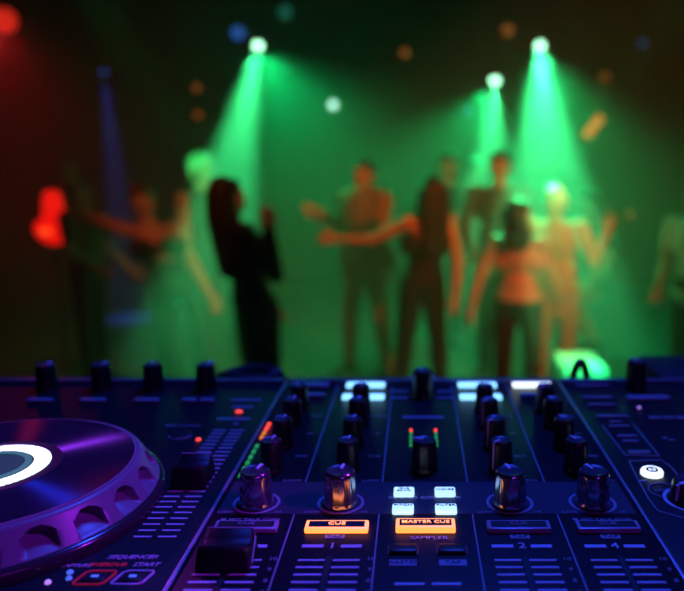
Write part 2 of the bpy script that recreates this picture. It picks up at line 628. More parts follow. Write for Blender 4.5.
obj('button_outline', b, M['print_dim'], ctl, L(px, py, 0))
text('LOCK', .0034, ctl, L(px, py, .0002), M['print_dim'], stretch=1.15)
for (u, v) in ((665, 438), (672, 440), (643, 481)):
    px, py = pn(u, v)
    b = bmesh.new()
    bar(b, -.0016, .0016, 0, .0014)
    obj('printed_bar', b, M['print_dim'], ctl, L(px, py, 0))

# ---- the two jog wheels
ND = 21


def jog(cx, cy):
    b = bmesh.new()
    lathe(b, [(.0762, 0), (.0767, .003), (.0763, .0050), (.0752, .0060), (.0735, .0064), (.0600, .0068)], 128)
    root = obj('jog_wheel', b, M['base_ring'], ctl, L(cx, cy, 0), angle=60)
    b = bmesh.new()
    ph = math.radians(-29.2)
    step = 2 * PI / ND
    prof = [(.0738 - .0070 * k / 26, .0063 + .0116 * k / 26) for k in range(27)] + [(.0660, .0188), (.0648, .0192), (.0628, .0192)]

    def fr(t, r, z):
        q = ((t - ph) / step + .5) % 1.0 - .5       # -0.5 .. 0.5 around a scoop
        top = .0164 - .0035 * (abs(q) / .33) ** 2
        a = max(0.0, min(1.0, (.33 - abs(q)) / .05))
        w = max(0.0, min(1.0, (top - z) / (top - .0067)))
        if z < .0067:
            return r
        return r - a * .0072 * max(0.0, math.sin(PI * w ** .62)) ** .8
    lathe(b, prof, ND * 24, fr, cap0=False, cap1=False)
    obj('grip_rim', b, M['skirt'], root, angle=50)
    b = bmesh.new()
    ring(b, .0630, .0637, h=.0006, seg=128, z=.0191)
    obj('rim_line', b, M['seam'], root)
    b = bmesh.new()
    lathe(b, [(.0628, .0), (.0628, .0008), (.0308, .0008), (.0306, .0)], 128, cap0=False, cap1=False, closed=True)
    obj('top_plate', b, M['plate'], root, (0, 0, .0191), angle=60)
    b = bmesh.new()
    lathe(b, [(.0307, .0180), (.0306, .0196), (.0300, .0197), (.0005, .0197)], 96, cap0=False)
    obj('hub_window', b, M['hub'], root, angle=60)
    b = bmesh.new()
    n = 56
    for k in range(n):
        a0 = 2 * PI * k / n
        ring(b, .0184, .0258, h=.0004, seg=3, a0=a0, a1=a0 + 2 * PI / n * .80, z=.0198)
    ring(b, .0204, .0236, h=.00035, seg=96, z=.0198)
    obj('light_ring', b, M['ring_lit'], root)
    b = bmesh.new()
    lathe(b, [(.0181, .0192), (.0178, .0201), (.002, .0201)], 64)
    obj('display', b, M['display'], root)
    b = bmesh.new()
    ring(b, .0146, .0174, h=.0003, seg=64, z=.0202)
    obj('display_glow', b, M['display_glow'], root)  # soft glow inside the display, painted as an emissive teal band
    return root


jog(-.1985, .3145)
jog(.2320, .3145)

# ------------------------------------------------------------------ booth table and what lies behind the controller
tb = empty('booth_table', (0, .42, 0), 'black booth table carrying the DJ controller', 'table')
b = bmesh.new()
box(b, (0, 0, ZT - .02), (1.5, .62, .04), .004, 2)
obj('tabletop', b, M['table'], tb)
b = bmesh.new()
box(b, (0, .27, (ZT - .04 + .0) / 2), (1.46, .03, ZT - .042), .003, 1)
obj('front_board', b, M['table'], tb)
for sx in (-1, 1):
    b = bmesh.new()
    box(b, (sx * .70, -.03, (ZT - .04) / 2), (.04, .5, ZT - .042), .003, 1)
    obj('side_board', b, M['table'], tb)

# a black cable arching up behind the mixer
cb = empty('arched_cable', (.2, .56, ZT), 'black cable arching up behind the rear edge of the mixer beside the pale green block', 'cable')
b = bmesh.new()
w = at(580, 371, .56)
pts = []
for k in range(25):
    t = PI * k / 24
    pts.append((w.x - .2 - .0085 * math.cos(t), -.004 * math.cos(t), .0035 + (w.z + .004 - ZT) * math.sin(t) ** .6 if 0 < k < 24 else .0035))
pts = [(pts[0][0] - .08, -.004 + .015, .0035)] + pts + [(pts[-1][0] + .10, .02, .0035)]
tube(b, pts, .0032, 10)
obj('cable_run', b, M['cable'], cb)
# plug of a lead standing behind the master knob
w = at(423, 369, .545)
pl = empty('headphone_plug', (w.x, .545, ZT), 'dark round plug standing behind the master level knob at the rear edge', 'plug')
b = bmesh.new()
hh = w.z - ZT
lathe(b, [(.0065, 0), (.0072, .004), (.0070, hh * .6), (.0066, hh - .003), (.005, hh), (.002, hh + .001)], 24)
obj('plug_body', b, M['cable'], pl)
b = bmesh.new()
lathe(b, [(.0098, hh - .016), (.0102, hh - .013), (.0102, hh - .008), (.0095, hh - .006)], 24)
obj('plug_collar', b, M['btn'], pl)
# coil of cable behind the left deck
w = at(250, 371, .60)
cc = empty('cable_coil', (w.x, .60, ZT), 'low black coil of cable lying behind the rear edge beside the seam', 'cable')
b = bmesh.new()
pts = []
for k in range(6 * 28 + 1):
    t = 2 * PI * k / 28
    j = k / 28
    pts.append(((.042 - .003 * j) * math.cos(t), (.030 - .002 * j) * math.sin(t), .005 + .0066 * j + .002 * math.sin(t * 2 + j)))
tube(b, pts, .005, 8)
obj('cable_turns', b, M['cable'], cc)
# black case behind the right deck
w0, w1 = at(650, 367, .60), at(700, 367, .60)
cs = empty('equipment_case', ((w0.x + w1.x) / 2 + .03, .60, ZT), 'low black box standing behind the right deck', 'case')
b = bmesh.new()
box(b, (0, 0, (w0.z - ZT) / 2), (w1.x - w0.x + .06, .08, w0.z - ZT), .004, 3)
obj('case_body', b, M['case'], cs)
b = bmesh.new()
box(b, (0, -.041, (w0.z - ZT) * .7), (.03, .004, .012), .001, 1)
obj('latch', b, M['seam'], cs)

# ------------------------------------------------------------------ the club: room
R_X0, R_X1, R_Y0, R_Y1, R_Z = -5.2, 5.2, -1.6, 10.6, 4.6
M['floor'] = mat('dark_floor', (.055, .055, .058), .34, scale=2.5, vary=.25)
M['wall'] = mat('dark_wall', (.035, .033, .034), .75, scale=3, vary=.3, bump=.2)
M['ceil'] = mat('dark_ceiling', (.012, .012, .013), .8, scale=3)


def struct(name, c, s, m):
    b = bmesh.new()
    box(b, (0, 0, 0), s)
    o = obj(name, b, m, None, c, smooth=False)
    o['kind'] = 'structure'
    return o


cxm, cym = (R_X0 + R_X1) / 2, (R_Y0 + R_Y1) / 2
WX, WY = R_X1 - R_X0, R_Y1 - R_Y0
struct('floor', (cxm, cym, -.05), (WX + .4, WY + .4, .1), M['floor'])
struct('ceiling', (cxm, cym, R_Z + .05), (WX + .4, WY + .4, .1), M['ceil'])
struct('wall_back', (cxm, R_Y1 + .1, R_Z / 2), (WX + .4, .2, R_Z), M['wall'])
struct('wall_front', (cxm, R_Y0 - .1, R_Z / 2), (WX + .4, .2, R_Z), M['wall'])
struct('wall_left', (R_X0 - .1, cym, R_Z / 2), (.2, WY, R_Z), M['wall'])
struct('wall_right', (R_X1 + .1, cym, R_Z / 2), (.2, WY, R_Z), M['wall'])

# haze
hz = bpy.data.materials.new('haze_smoke')
hz.use_nodes = True
nt = hz.node_tree
nt.nodes.remove(nt.nodes['Principled BSDF'])
vs = nt.nodes.new('ShaderNodeVolumeScatter')
vs.inputs['Color'].default_value = (.9, .95, .92, 1)
vs.inputs['Density'].default_value = .07
vs.inputs['Anisotropy'].default_value = .5
nt.links.new(vs.outputs['Volume'], nt.nodes['Material Output'].inputs['Volume'])
b = bmesh.new()
HY0, HY1 = 3.6, R_Y1 - .02
box(b, (0, 0, 0), (WX - .04, HY1 - HY0, R_Z - .04))
hazeo = obj('smoke_haze', b, hz, None, (cxm, (HY0 + HY1) / 2, R_Z / 2), smooth=False)
hazeo['kind'] = 'stuff'
hazeo['label'] = 'thin stage smoke hanging over the whole dance floor, glowing green'
hazeo['category'] = 'smoke'


# ------------------------------------------------------------------ lamps of the club
M['lamp_body'] = mat('lamp_black', (.015, .015, .016), .45)


def emat(name, col, s):
    return mat(name, (.5, .5, .5), .4, emit=col, strength=s, vary=0.02)


M['lens_green'] = emat('lens_green', (.40, 1, .60), 6)
M['lens_white'] = emat('lens_white', (.50, 1, .80), 2.5)
M['lens_blue'] = emat('lens_blue', (.04, .16, .8), .55)
M['lens_blue_dim'] = emat('lens_blue_dim', (.05, .10, .6), .22)
M['lens_teal'] = emat('lens_teal', (.02, .30, .22), .3)
M['lens_amber'] = emat('lens_amber', (1, .25, .03), .9)
M['lens_amber_dim'] = emat('lens_amber_dim', (.8, .20, .03), .35)
M['lens_red'] = emat('lens_red', (.9, .02, .01), .8)
M['lens_lantern'] = mat('lantern_red', (.25, .01, .01), .4, emit=(1, .006, .004), strength=1.0)
M['lens_lantern_hot'] = mat('lantern_hot', (.3, .05, .01), .4, emit=(1, .07, .01), strength=1.5)


def spot_lamp(name, pos, aim, r, lens, label, group=None, cat='stage light'):
    """a can on a drop pipe, its lens at pos looking at aim"""
    root = empty(name, pos, label, cat, group)
    d = (Vector(aim) - Vector(pos)).normalized()
    q = d.to_track_quat('Z', 'Y').to_euler()
    b = bmesh.new()
    lathe(b, [(r * .45, -r * 3.6), (r * .8, -r * 3.3), (r * 1.0, -r * 2.6), (r * 1.08, -r * .6), (r * 1.16, -r * .4), (r * 1.16, .004), (r * 1.02, .004), (r * 1.0, -.004)], 28, cap1=False)
    obj('housing', b, M['lamp_body'], root, (0, 0, 0), q)
    b = bmesh.new()
    lathe(b, [(r * 1.0, -.010), (r * .96, -.002), (r * .6, r * .10), (r * .1, r * .14)], 28)
    obj('lens', b, M[lens], root, (0, 0, 0), q)
    b = bmesh.new()
    back = -d * r * 1.8
    side = d.cross(Vector((0, 0, 1)))
    side = side.normalized() if side.length > .01 else Vector((1, 0, 0))
    top = back + Vector((0, 0, r * 3.0))
    tube(b, [back + side * r * 1.15, back + side * r * 1.5 + Vector((0, 0, r * .6)), top + side * r * 1.2, top - side * r * 1.2, back - side * r * 1.5 + Vector((0, 0, r * .6)), back - side * r * 1.15], r * .14, 8)
    obj('yoke', b, M['lamp_body'], root)
    b = bmesh.new()
    tube(b, [top, Vector((top.x, top.y, R_Z - pos[2]))], .018, 10)
    obj('drop_pipe', b, M['lamp_body'], root)
    return root, d


def add_spot(parent, name, d, off, color, power, deg, blend, size=.05, at_=None):
    l = bpy.data.lights.new(name, 'SPOT')
    l.color = color
    l.energy = power
    l.spot_size = math.radians(deg)
    l.spot_blend = blend
    l.shadow_soft_size = size
    o = bpy.data.objects.new(name, l)
    COL.objects.link(o)
    if parent is not None:
        o.parent = parent
        o.location = d * off
    else:
        o.location = at_
    o.rotation_euler = d.to_track_quat('-Z', 'Y').to_euler()
    return o


GREEN = (.004, 1, .22)
GREEN2 = (.05, 1, .27)
P1, P2, P3 = at(258, 46, 7.6), at(540, 46, 7.6), at(495, 81, 8.0)
r1, d1 = spot_lamp('stage_light', P1, at(234, 160, 5.7), .045, 'lens_green', 'green stage light with a bright beam above the long-haired woman in black')
add_spot(r1, 'beam', d1, .06, GREEN2, 4300, 11, .4)
add_spot(r1, 'wash', (d1 + Vector((.55, .2, -.6))).normalized(), .13, GREEN, 330, 85, 1, .1)
r2, d2 = spot_lamp('stage_light', P2, at(548, 200, 5.25), .045, 'lens_green', 'green stage light with the widest beam, above the dancer with glowing hair')
add_spot(r2, 'beam', d2, .06, GREEN2, 4600, 16, .5)
add_spot(r2, 'wash', (d2 + Vector((.25, .3, -.6))).normalized(), .13, GREEN, 420, 90, 1, .1)
r3, d3 = spot_lamp('stage_light', P3, at(484, 300, 5.7), .050, 'lens_green', 'green stage light hanging lower, beside the widest beam')
add_spot(r3, 'beam', d3, .06, GREEN2, 2800, 19, .5)
add_spot(r3, 'wash', (d3 + Vector((-.5, .4, -.6))).normalized(), .13, GREEN, 420, 100, 1, .1)
P4 = at(333, 105, 8.6)
r4, d4 = spot_lamp('stage_light', P4, P4 + Vector((.1, -3, -.4)), .045, 'lens_white', 'small round white-green stage light pointing straight at the booth')
add_spot(r4, 'beam', d4, .12, (.1, 1, .4), 4, 50, 1)

small = [
    (238, 33, 8.6, .07, 'lens_blue', 'dim blue stage light next to the single green beam', 'stage light'),
    (285, 12, 8.6, .075, 'lens_teal', 'dim teal lamp highest above the single green beam', 'stage light'),
    (287, 69, 9.6, .045, 'lens_teal', 'tiny teal lamp between the single green beam and the small white light', 'stage light'),
    (197, 88, 9.6, .045, 'lens_amber_dim', 'dim amber lamp, upper of the two beside the single green beam', 'lamp'),
    (198, 115, 9.6, .045, 'lens_amber_dim', 'dim amber lamp, lower of the two beside the single green beam', 'lamp'),
    (405, 53, 9.6, .055, 'lens_amber_dim', 'dim amber lamp alone between the green beams', 'lamp'),
    (508, 30, 9.6, .070, 'lens_amber_dim', 'dim amber lamp just above the widest green beam', 'lamp'),
    (605, 77, 9.6, .055, 'lens_amber_dim', 'dim amber lamp above the bright elongated amber lamp', 'lamp'),
    (468, 111, 9.6, .045, 'lens_blue', 'tiny blue lamp beside the lower green stage light', 'stage light'),
    (630, 215, 9.6, .045, 'lens_amber_dim', 'faint amber lamp low beside the squatting dancer', 'lamp'),
    (5, 20, 7.5, .110, 'lens_red', 'red ceiling lamp in the upper corner by the dark wall', 'stage light'),
    (643, 43, 9.0, .04, 'lens_blue_dim', 'faint blue lamp high beside the amber lamps', 'stage light'),
]
for (u, v, Y, r, lens, lab, cat) in small:
    Pq = at(u, v, Y)
    rq, dq = spot_lamp('par_lamp' if cat == 'lamp' else 'stage_light', Pq, Pq + Vector((-Pq.x * .2, -3, -.6)), r, lens, lab, None, cat)
    if lens == 'lens_red':
        d_ = (Vector((-3.6, 5.0, .6)) - Pq).normalized()
        add_spot(rq, 'red_wash', d_, .15, (1, .02, .03), 32, 100, 1.0, .1)
# bright elongated amber lamp: a bar on a tilted bracket
Pa = at(593, 127, 9.6)
ra = empty('bar_lamp', Pa, 'bright amber bar lamp tilted on a drop pipe', 'lamp')
b = bmesh.new()
dv = Vector((.10, 0, .13))
tube(b, [-dv, dv], .055, 16)
obj('tube_light', b, M['lens_amber'], ra)
b = bmesh.new()
tube(b, [dv, dv * 1.3], .06, 12)
tube(b, [-dv * 1.3, -dv], .06, 12)
obj('end_cap', b, M['lamp_body'], ra)
b = bmesh.new()
tube(b, [dv * 1.25, Vector((dv.x * 1.25, 0, R_Z - Pa.z))], .015, 8)
obj('drop_pipe', b, M['lamp_body'], ra)
# blue beam over the left of the floor
Pb = at(104, 72, 8.6)
rb, db = spot_lamp('stage_light', Pb, Pb + Vector((.18, -.3, -1.6)), .05, 'lens_blue', 'blue stage light with a narrow faint beam above the leaning dancer')
add_spot(rb, 'beam', db, .1, (.06, .14, 1), 900, 16, 1.0)

# red lantern on its stand
Pl = at(56, 240, 6.2)
ln = empty('red_lantern', (Pl.x, Pl.y, 0), 'glowing red lantern on a dark stand near the dark wall', 'lantern')
b = bmesh.new()
z0 = Pl.z
lathe(b, [(.06, z0 - .03), (.13, z0 + .02), (.165, z0 + .10), (.15, z0 + .15), (.09, z0 + .19), (.08, z0 + .30), (.065, z0 + .40), (.03, z0 + .42)], 28)
obj('glass_shade', b, M['lens_lantern'], ln)
b = bmesh.new()
box(b, (0, -.162, z0 + .09), (.09, .03, .05), .012, 2)
obj('bulb', b, M['lens_lantern_hot'], ln)
b = bmesh.new()
lathe(b, [(.22, 0), (.22, .02), (.03, .05), (.025, z0 - .06), (.09, z0 - .04), (.09, z0 - .028)], 24)
obj('stand', b, M['lamp_body'], ln)

# pale low block on the floor behind the controller
M['block'] = mat('pale_block', (.75, .75, .75), .5)
b0, b1 = at(559, 361, 4.1), at(599, 361, 4.1)
w0, w1 = b0, b1
bl = empty('stage_block', ((w0.x + w1.x) / 2, 4.1, 0), 'pale low stage block glowing green just above the mixer', 'block')
b = bmesh.new()
box(b, (0, 0, w0.z / 2), (w1.x - w0.x, .4, w0.z), .01, 2)
obj('block_body', b, M['block'], bl)
Pg = Vector((w0.x + .3, 4.2, 4.0))


# ------------------------------------------------------------------ people
M['eye'] = mat('eye_white', (.8, .8, .78), .3)
SKIN = mat('skin', (.62, .38, .27), .5, vary=.06)
LIPS = mat('lips', (.50, .16, .14), .45)
IRIS = mat('eye_dark', (.05, .03, .02), .3)
CLOTH = {
    'dress_green': mat('cloth_dress', (.006, .014, .010), .8),
    'rust': mat('cloth_rust', (.32, .15, .08), .8),
    'black': mat('cloth_black', (.012, .012, .013), .8),
    'dark_green': mat('cloth_dark', (.02, .025, .022), .8),
    'tan': mat('cloth_tan', (.42, .26, .15), .75),
    'brown': mat('cloth_brown', (.10, .06, .04), .8),
    'orange': mat('cloth_orange', (.55, .26, .12), .75),
    'grey': mat('cloth_grey', (.10, .10, .10), .8),
    'white': mat('cloth_white', (.75, .75, .73), .7),
    'skin': SKIN,
}
HAIR = {'dark': mat('hair_dark', (.012, .009, .007), .5, scale=120), 'brown': mat('hair_brown', (.07, .035, .02), .5, scale=120), 'blond': mat('hair_blond', (.85, .78, .62), .5, scale=120)}


def rot_between(d):
    return d.to_track_quat('Z', 'Y')


def cone_seg(bm, a, b, ra, rb, n=14):
    a, b = Vector(a), Vector(b)
    d = b - a
    if d.length < 1e-5:
        return
    q = d.to_track_quat('Z', 'Y')
    R = []
    # rounded capsule
    prof = []
    for k in range(4):
        t = -PI / 2 + (PI / 2) * (k + .5) / 4
        prof.append((ra * math.cos(t), ra * math.sin(t)))
    for k in range(4):
        t = (PI / 2) * (k + .5) / 4
        prof.append((rb * math.cos(t), d.length + rb * math.sin(t)))
    for (r, z) in prof:
        R.append([bm.verts.new(a + q @ Vector((r * math.cos(2 * PI * i / n), r * math.sin(2 * PI * i / n), z))) for i in range(n)])
    for j in range(len(R) - 1):
        for i in range(n):
            bm.faces.new((R[j][i], R[j][(i + 1) % n], R[j + 1][(i + 1) % n], R[j + 1][i]))
    bm.faces.new(list(reversed(R[0])))
    bm.faces.new(R[-1])


def ell(bm, c, r, rot=None, n=14):
    res = bmesh.ops.create_uvsphere(bm, u_segments=n, v_segments=n // 2 + 2, radius=1)
    q = rot or Matrix.Identity(3)
    for v in res['verts']:
        v.co = Vector(c) + q @ Vector((v.co.x * r[0], v.co.y * r[1], v.co.z * r[2]))


def fuse(bm, voxel, smooth=3):
    """union of the overlapping lumps as one continuous skin; returns a mesh"""
    me = bpy.data.meshes.new('fuse')
    bmesh.ops.recalc_face_normals(bm, faces=bm.faces)
    bm.to_mesh(me)
    bm.free()
    o = bpy.data.objects.new('fuse_tmp', me)
    COL.objects.link(o)
    m_ = o.modifiers.new('r', 'REMESH')
    m_.mode = 'VOXEL'
    m_.voxel_size = voxel
    m_.use_smooth_shade = True
    s = o.modifiers.new('s', 'SMOOTH')
    s.factor = .5
    s.iterations = smooth
    dg = bpy.context.evaluated_depsgraph_get()
    out = bpy.data.meshes.new_from_object(o.evaluated_get(dg))
    bpy.data.objects.remove(o)
    bpy.data.meshes.remove(me)
    out.shade_smooth()
    return out


def mesh_obj(name, me, mats, parent):
    me.materials.clear()
    for mm in (mats if isinstance(mats, list) else [mats]):
        me.materials.append(mm)
    me.name = name
    return link(bpy.data.objects.new(name, me), parent)


def V3(*a):
    return Vector(a)


def person(pos, H, face, label, lean=(0, 0, 0), arms=None, legs=None, woman=False, top='black', sleeves='none', bottom='trousers', bottom_c='black', hem=.5, hair='dark', hairlen=0, headturn=0.0, headlean=(0, 0), coat=0.0, bare_back=False, shoe='black', cat='person', group=None):
    """face: 0 looks to the camera, 90 to the picture's right, 180 away. Directions are world vectors."""
    k = H / 1.7
    fa = math.radians(face)
    fwd = V3(math.sin(fa), -math.cos(fa), 0)
    rgt = V3(-math.cos(fa), -math.sin(fa), 0)       # the person's own right
    up = V3(0, 0, 1)
    root = empty('person', (pos[0], pos[1], 0), label, cat, group)
    sw = (.165 if woman else .19) * k
    hw = (.088 if woman else .082) * k
    legs = legs or [((0, 0, -1), (0, 0, -1)), ((0, 0, -1), (0, 0, -1))]
    arms = arms or [((0, 0, -1), (0, 0, -1)), ((0, 0, -1), (0, 0, -1))]
    TH, SH, FT = .425 * k, .425 * k, .075 * k
    legd = []
    for (a, c) in legs:
        legd.append((Vector(a).normalized() * TH, Vector(c).normalized() * SH))
    drop = max(-(a + c).z for (a, c) in legd)
    pel = V3(0, 0, drop + FT)
    spine = (up + Vector(lean)).normalized()
    waist = pel + spine * .13 * k
    chest = pel + spine * .34 * k
    neck = pel + spine * .50 * k
    hd = (up + Vector((lean[0] * .4 + headlean[0], lean[1] * .4 + headlean[1], 0))).normalized()
    head = neck + hd * .155 * k
    ha = fa + math.radians(headturn)
    hf = V3(math.sin(ha), -math.cos(ha), 0)
    hr = V3(-math.cos(ha), -math.sin(ha), 0)
    HB = Matrix((hr, hf, hd)).transposed()          # columns: right, forward, up
    HB = Matrix([[hr[i], hf[i], hd[i]] for i in range(3)])
    TB = Matrix([[rgt[i], fwd[i], spine[i]] for i in range(3)])
    sh = [neck - spine * .045 * k + rgt * s * sw for s in (1, -1)]
    hip = [pel + rgt * s * hw - up * .01 for s in (1, -1)]
    elb = [sh[i] + Vector(arms[i][0]).normalized() * .285 * k for i in range(2)]
    wri = [elb[i] + Vector(arms[i][1]).normalized() * .245 * k for i in range(2)]
    kne = [hip[i] + legd[i][0] for i in range(2)]
    ank = [kne[i] + legd[i][1] for i in range(2)]

    def torso(bm, g=0.0, low=True, high=True):
        bx = .150 if woman else .165
        ell(bm, pel + spine * .01 * k, ((.165 if woman else .155) * k + g, .112 * k + g, .115 * k + g), TB)
        ell(bm, waist, ((.120 if woman else .145) * k + g, .092 * k + g, .14 * k + g), TB)
        ell(bm, chest, (bx * k + g, .108 * k + g, .165 * k + g), TB)
        if woman:
            for s in (1, -1):
                ell(bm, chest + rgt * s * .068 * k + fwd * .075 * k - spine * .01, (.055 * k + g, .055 * k + g, .055 * k + g), TB)
        ell(bm, neck - spine * .055 * k, (sw * .92 + g * .7, .07 * k + g, .060 * k + g), TB)

    def arm(bm, i, g=0.0, upto=2):
        cone_seg(bm, sh[i], elb[i], .048 * k + g, .038 * k + g)
        ell(bm, sh[i], (.055 * k + g,) * 3)
        if upto > 1:
            cone_seg(bm, elb[i], wri[i], .039 * k + g, .027 * k + g)

    def leg(bm, i, g=0.0, upto=2, sc=1.0):
        a = .083 if woman else .080
        cone_seg(bm, hip[i], kne[i], a * k + g, .055 * k + g)
        if upto > 1:
            cone_seg(bm, kne[i], kne[i].lerp(ank[i], .35), .054 * k + g, .055 * k + g)
            cone_seg(bm, kne[i].lerp(ank[i], .35), ank[i], .055 * k + g, .036 * k + g)

    def foot(bm, i, g=0.0):
        a = ank[i]
        base = V3(a.x, a.y, a.z - FT)
        heel = base + up * .034 * k - fwd * .04 * k
        toe = base + up * .026 * k + fwd * .15 * k
        cone_seg(bm, a, heel, .036 * k + g * .8, .034 * k + g * .8)
        cone_seg(bm, heel, base + up * .034 * k + fwd * .08 * k, .034 * k + g * .8, .036 * k + g * .6)
        ell(bm, toe - fwd * .03 * k, (.045 * k + g, .07 * k + g, .026 * k + g * .2), Matrix([[rgt[j], fwd[j], up[j]] for j in range(3)]))
        cone_seg(bm, a, base + fwd * .06 * k + up * .035 * k, .036 * k + g, .034 * k + g)

    # ---- body: one skin
    b = bmesh.new()
    torso(b)
    cone_seg(b, neck - spine * .05 * k, neck + hd * .07 * k, .058 * k, .050 * k)
    # head: skull, jaw, nose, brow, lips, ears
    ell(b, head + hd * .022 * k - hf * .012 * k, (.074 * k, .092 * k, .088 * k), HB)
    ell(b, head - hd * .048 * k + hf * .022 * k, (.054 * k, .060 * k, .062 * k), HB)
    ell(b, head - hd * .090 * k + hf * .050 * k, (.024 * k, .022 * k, .020 * k), HB)
    cone_seg(b, head + hd * .012 * k + hf * .078 * k, head - hd * .030 * k + hf * .098 * k, .009 * k, .013 * k)
    ell(b, head + hd * .024 * k + hf * .070 * k, (.050 * k, .018 * k, .012 * k), HB)
    ell(b, head - hd * .058 * k + hf * .078 * k, (.022 * k, .010 * k, .010 * k), HB)
    for s in (1, -1):
        ell(b, head + hr * s * .076 * k - hd * .012 * k - hf * .008 * k, (.010 * k, .020 * k, .030 * k), HB)
        ell(b, head + hr * s * .045 * k - hd * .025 * k + hf * .052 * k, (.022 * k, .024 * k, .022 * k), HB)
    for i in range(2):
        arm(b, i)
        leg(b, i)
        foot(b, i)
        # hand: palm, four unequal bent fingers, a thumb from the side
        d = (wri[i] - elb[i]).normalized()
        inn = (fwd + rgt * (-.6 if i == 0 else .6)).normalized()
        wd = d.cross(inn)
        if wd.length < .2:
            wd = d.cross(up)
        wd.normalize()
        nn = wd.cross(d).normalized()
        pc = wri[i] + d * .052 * k
        ell(b, pc, (.040 * k, .050 * k, .017 * k), Matrix([[wd[j], d[j], nn[j]] for j in range(3)]))
        for q, (o_, ln_) in enumerate(((-.033, .068), (-.011, .082), (.011, .078), (.033, .060))):
            st = wri[i] + d * .078 * k + wd * o_ * k
            dd = (d + wd * o_ * 5.0 + nn * .12).normalized()
            m1 = st + dd * ln_ * .52 * k
            m2 = m1 + (dd + nn * .45).normalized() * ln_ * .48 * k
            cone_seg(b, st, m1, .0098 * k, .0090 * k, 8)
            cone_seg(b, m1, m2, .0090 * k, .0078 * k, 8)
        tw = wd * (-1)
        t0 = wri[i] + d * .03 * k + tw * .026 * k
        t1 = t0 + (d * .55 + tw * .8 + nn * .2).normalized() * .042 * k
        t2 = t1 + (d * .9 + tw * .35 + nn * .2).normalized() * .032 * k
        cone_seg(b, t0, t1, .0135 * k, .0110 * k, 8)
        cone_seg(b, t1, t2, .0105 * k, .0085 * k, 8)
    me = fuse(b, .0075, 2)
    bo = mesh_obj('body', me, [SKIN, LIPS], root)
    lc = head - hd * .058 * k + hf * .088 * k
    for pgn in me.polygons:
        q = pgn.center - lc
        if abs(q.dot(hr)) < .023 * k and abs(q.dot(hd)) < .009 * k and q.dot(hf) > -.012 * k:
            pgn.material_index = 1
    for s in (1, -1):
        b = bmesh.new()
        c = head + hr * s * .031 * k + hd * .004 * k + hf * .0735 * k
        ell(b, c, (.013 * k, .012 * k, .010 * k), HB)
        for f in b.faces:
            f.material_index = 1 if (f.calc_center_median() - c).dot(hf) > .0095 * k else 0
        obj('eye', b, [M['eye'], IRIS], root)
    # ---- hair
    if hair:
        b = bmesh.new()
        ell(b, head + hd * .034 * k - hf * .024 * k, (.086 * k, .094 * k, .090 * k), HB)
        ell(b, head + hd * .072 * k + hf * .022 * k, (.066 * k, .060 * k, .040 * k), HB)
        for s in (1, -1):
            cone_seg(b, head + hr * s * .066 * k + hd * .03 * k - hf * .03 * k, head + hr * s * .066 * k - hd * .04 * k - hf * .035 * k, .03 * k, .024 * k)
        if hairlen > 0:
            bk = neck - fwd * .085 * k
            for s in (-.055, -.02, .02, .055):
                p0 = head + hr * s * k - hf * .075 * k + hd * .02 * k
                p1 = bk + rgt * s * 1.25 * k + up * .02
                p2 = bk + rgt * s * 1.35 * k - spine * hairlen - fwd * .035 * k
                cone_seg(b, p0, p1, .046 * k, .046 * k)
                cone_seg(b, p1, p2, .046 * k, .022 * k)
            for s in (1, -1):
                p0 = head + hr * s * .072 * k - hf * .02 * k
                p1 = neck + rgt * s * .085 * k - fwd * .01 * k - up * .03 * k
                cone_seg(b, p0, p1, .032 * k, .034 * k)
                cone_seg(b, p1, p1 - spine * hairlen * .6 + fwd * .02, .034 * k, .015 * k)
        mesh_obj('hair', fuse(b, .010, 2), HAIR[hair], root)
    # ---- clothes
    g = .013
    if top:
        b = bmesh.new()
        if bare_back:
            ell(b, pel + spine * .03 * k, ((.165 if woman else .155) * k + g, .112 * k + g, .115 * k + g), TB)
            ell(b, waist, (.125 * k + g, .095 * k + g, .12 * k + g), TB)
            for s in (1, -1):
                ell(b, chest + rgt * s * .066 * k + fwd * .070 * k - spine * .015, (.058 * k + g, .06 * k + g, .06 * k + g), TB)
                cone_seg(b, chest + rgt * s * .08 * k + fwd * .09 * k, sh[0 if s > 0 else 1] - rgt * s * .06 * k + up * .045 * k, .014, .014)
                cone_seg(b, sh[0 if s > 0 else 1] - rgt * s * .06 * k + up * .045 * k, chest + rgt * s * .07 * k - fwd * .08 * k, .014, .014)
            cone_seg(b, chest + rgt * .12 * k - spine * .03, chest - rgt * .12 * k - spine * .03 - fwd * .0, .09 * k, .09 * k)
        else:
            torso(b, g + (.06 if coat else 0))
        for i in range(2):
            if sleeves in ('short', 'long'):
                if sleeves == 'long':
                    arm(b, i, g + (.02 if coat else 0), 2)
                else:
                    cone_seg(b, sh[i], sh[i].lerp(elb[i], .55), .050 * k + g + .004, .044 * k + g + .006)
                    ell(b, sh[i], (.055 * k + g,) * 3)
        if coat > 0:
            for t in range(10):
                a = 2 * PI * t / 10
                o1 = rgt * math.cos(a) * .13 * k + fwd * math.sin(a) * .085 * k
                cone_seg(b, pel + spine * .08 * k + o1 * .9, pel - up * coat + o1 * 1.25, .055 * k, .050 * k)
            cone_seg(b, waist, pel - up * (coat - .06), .12 * k, .14 * k)
        mesh_obj('coat' if coat else 'top', fuse(b, .012, 3), CLOTH[top], root)
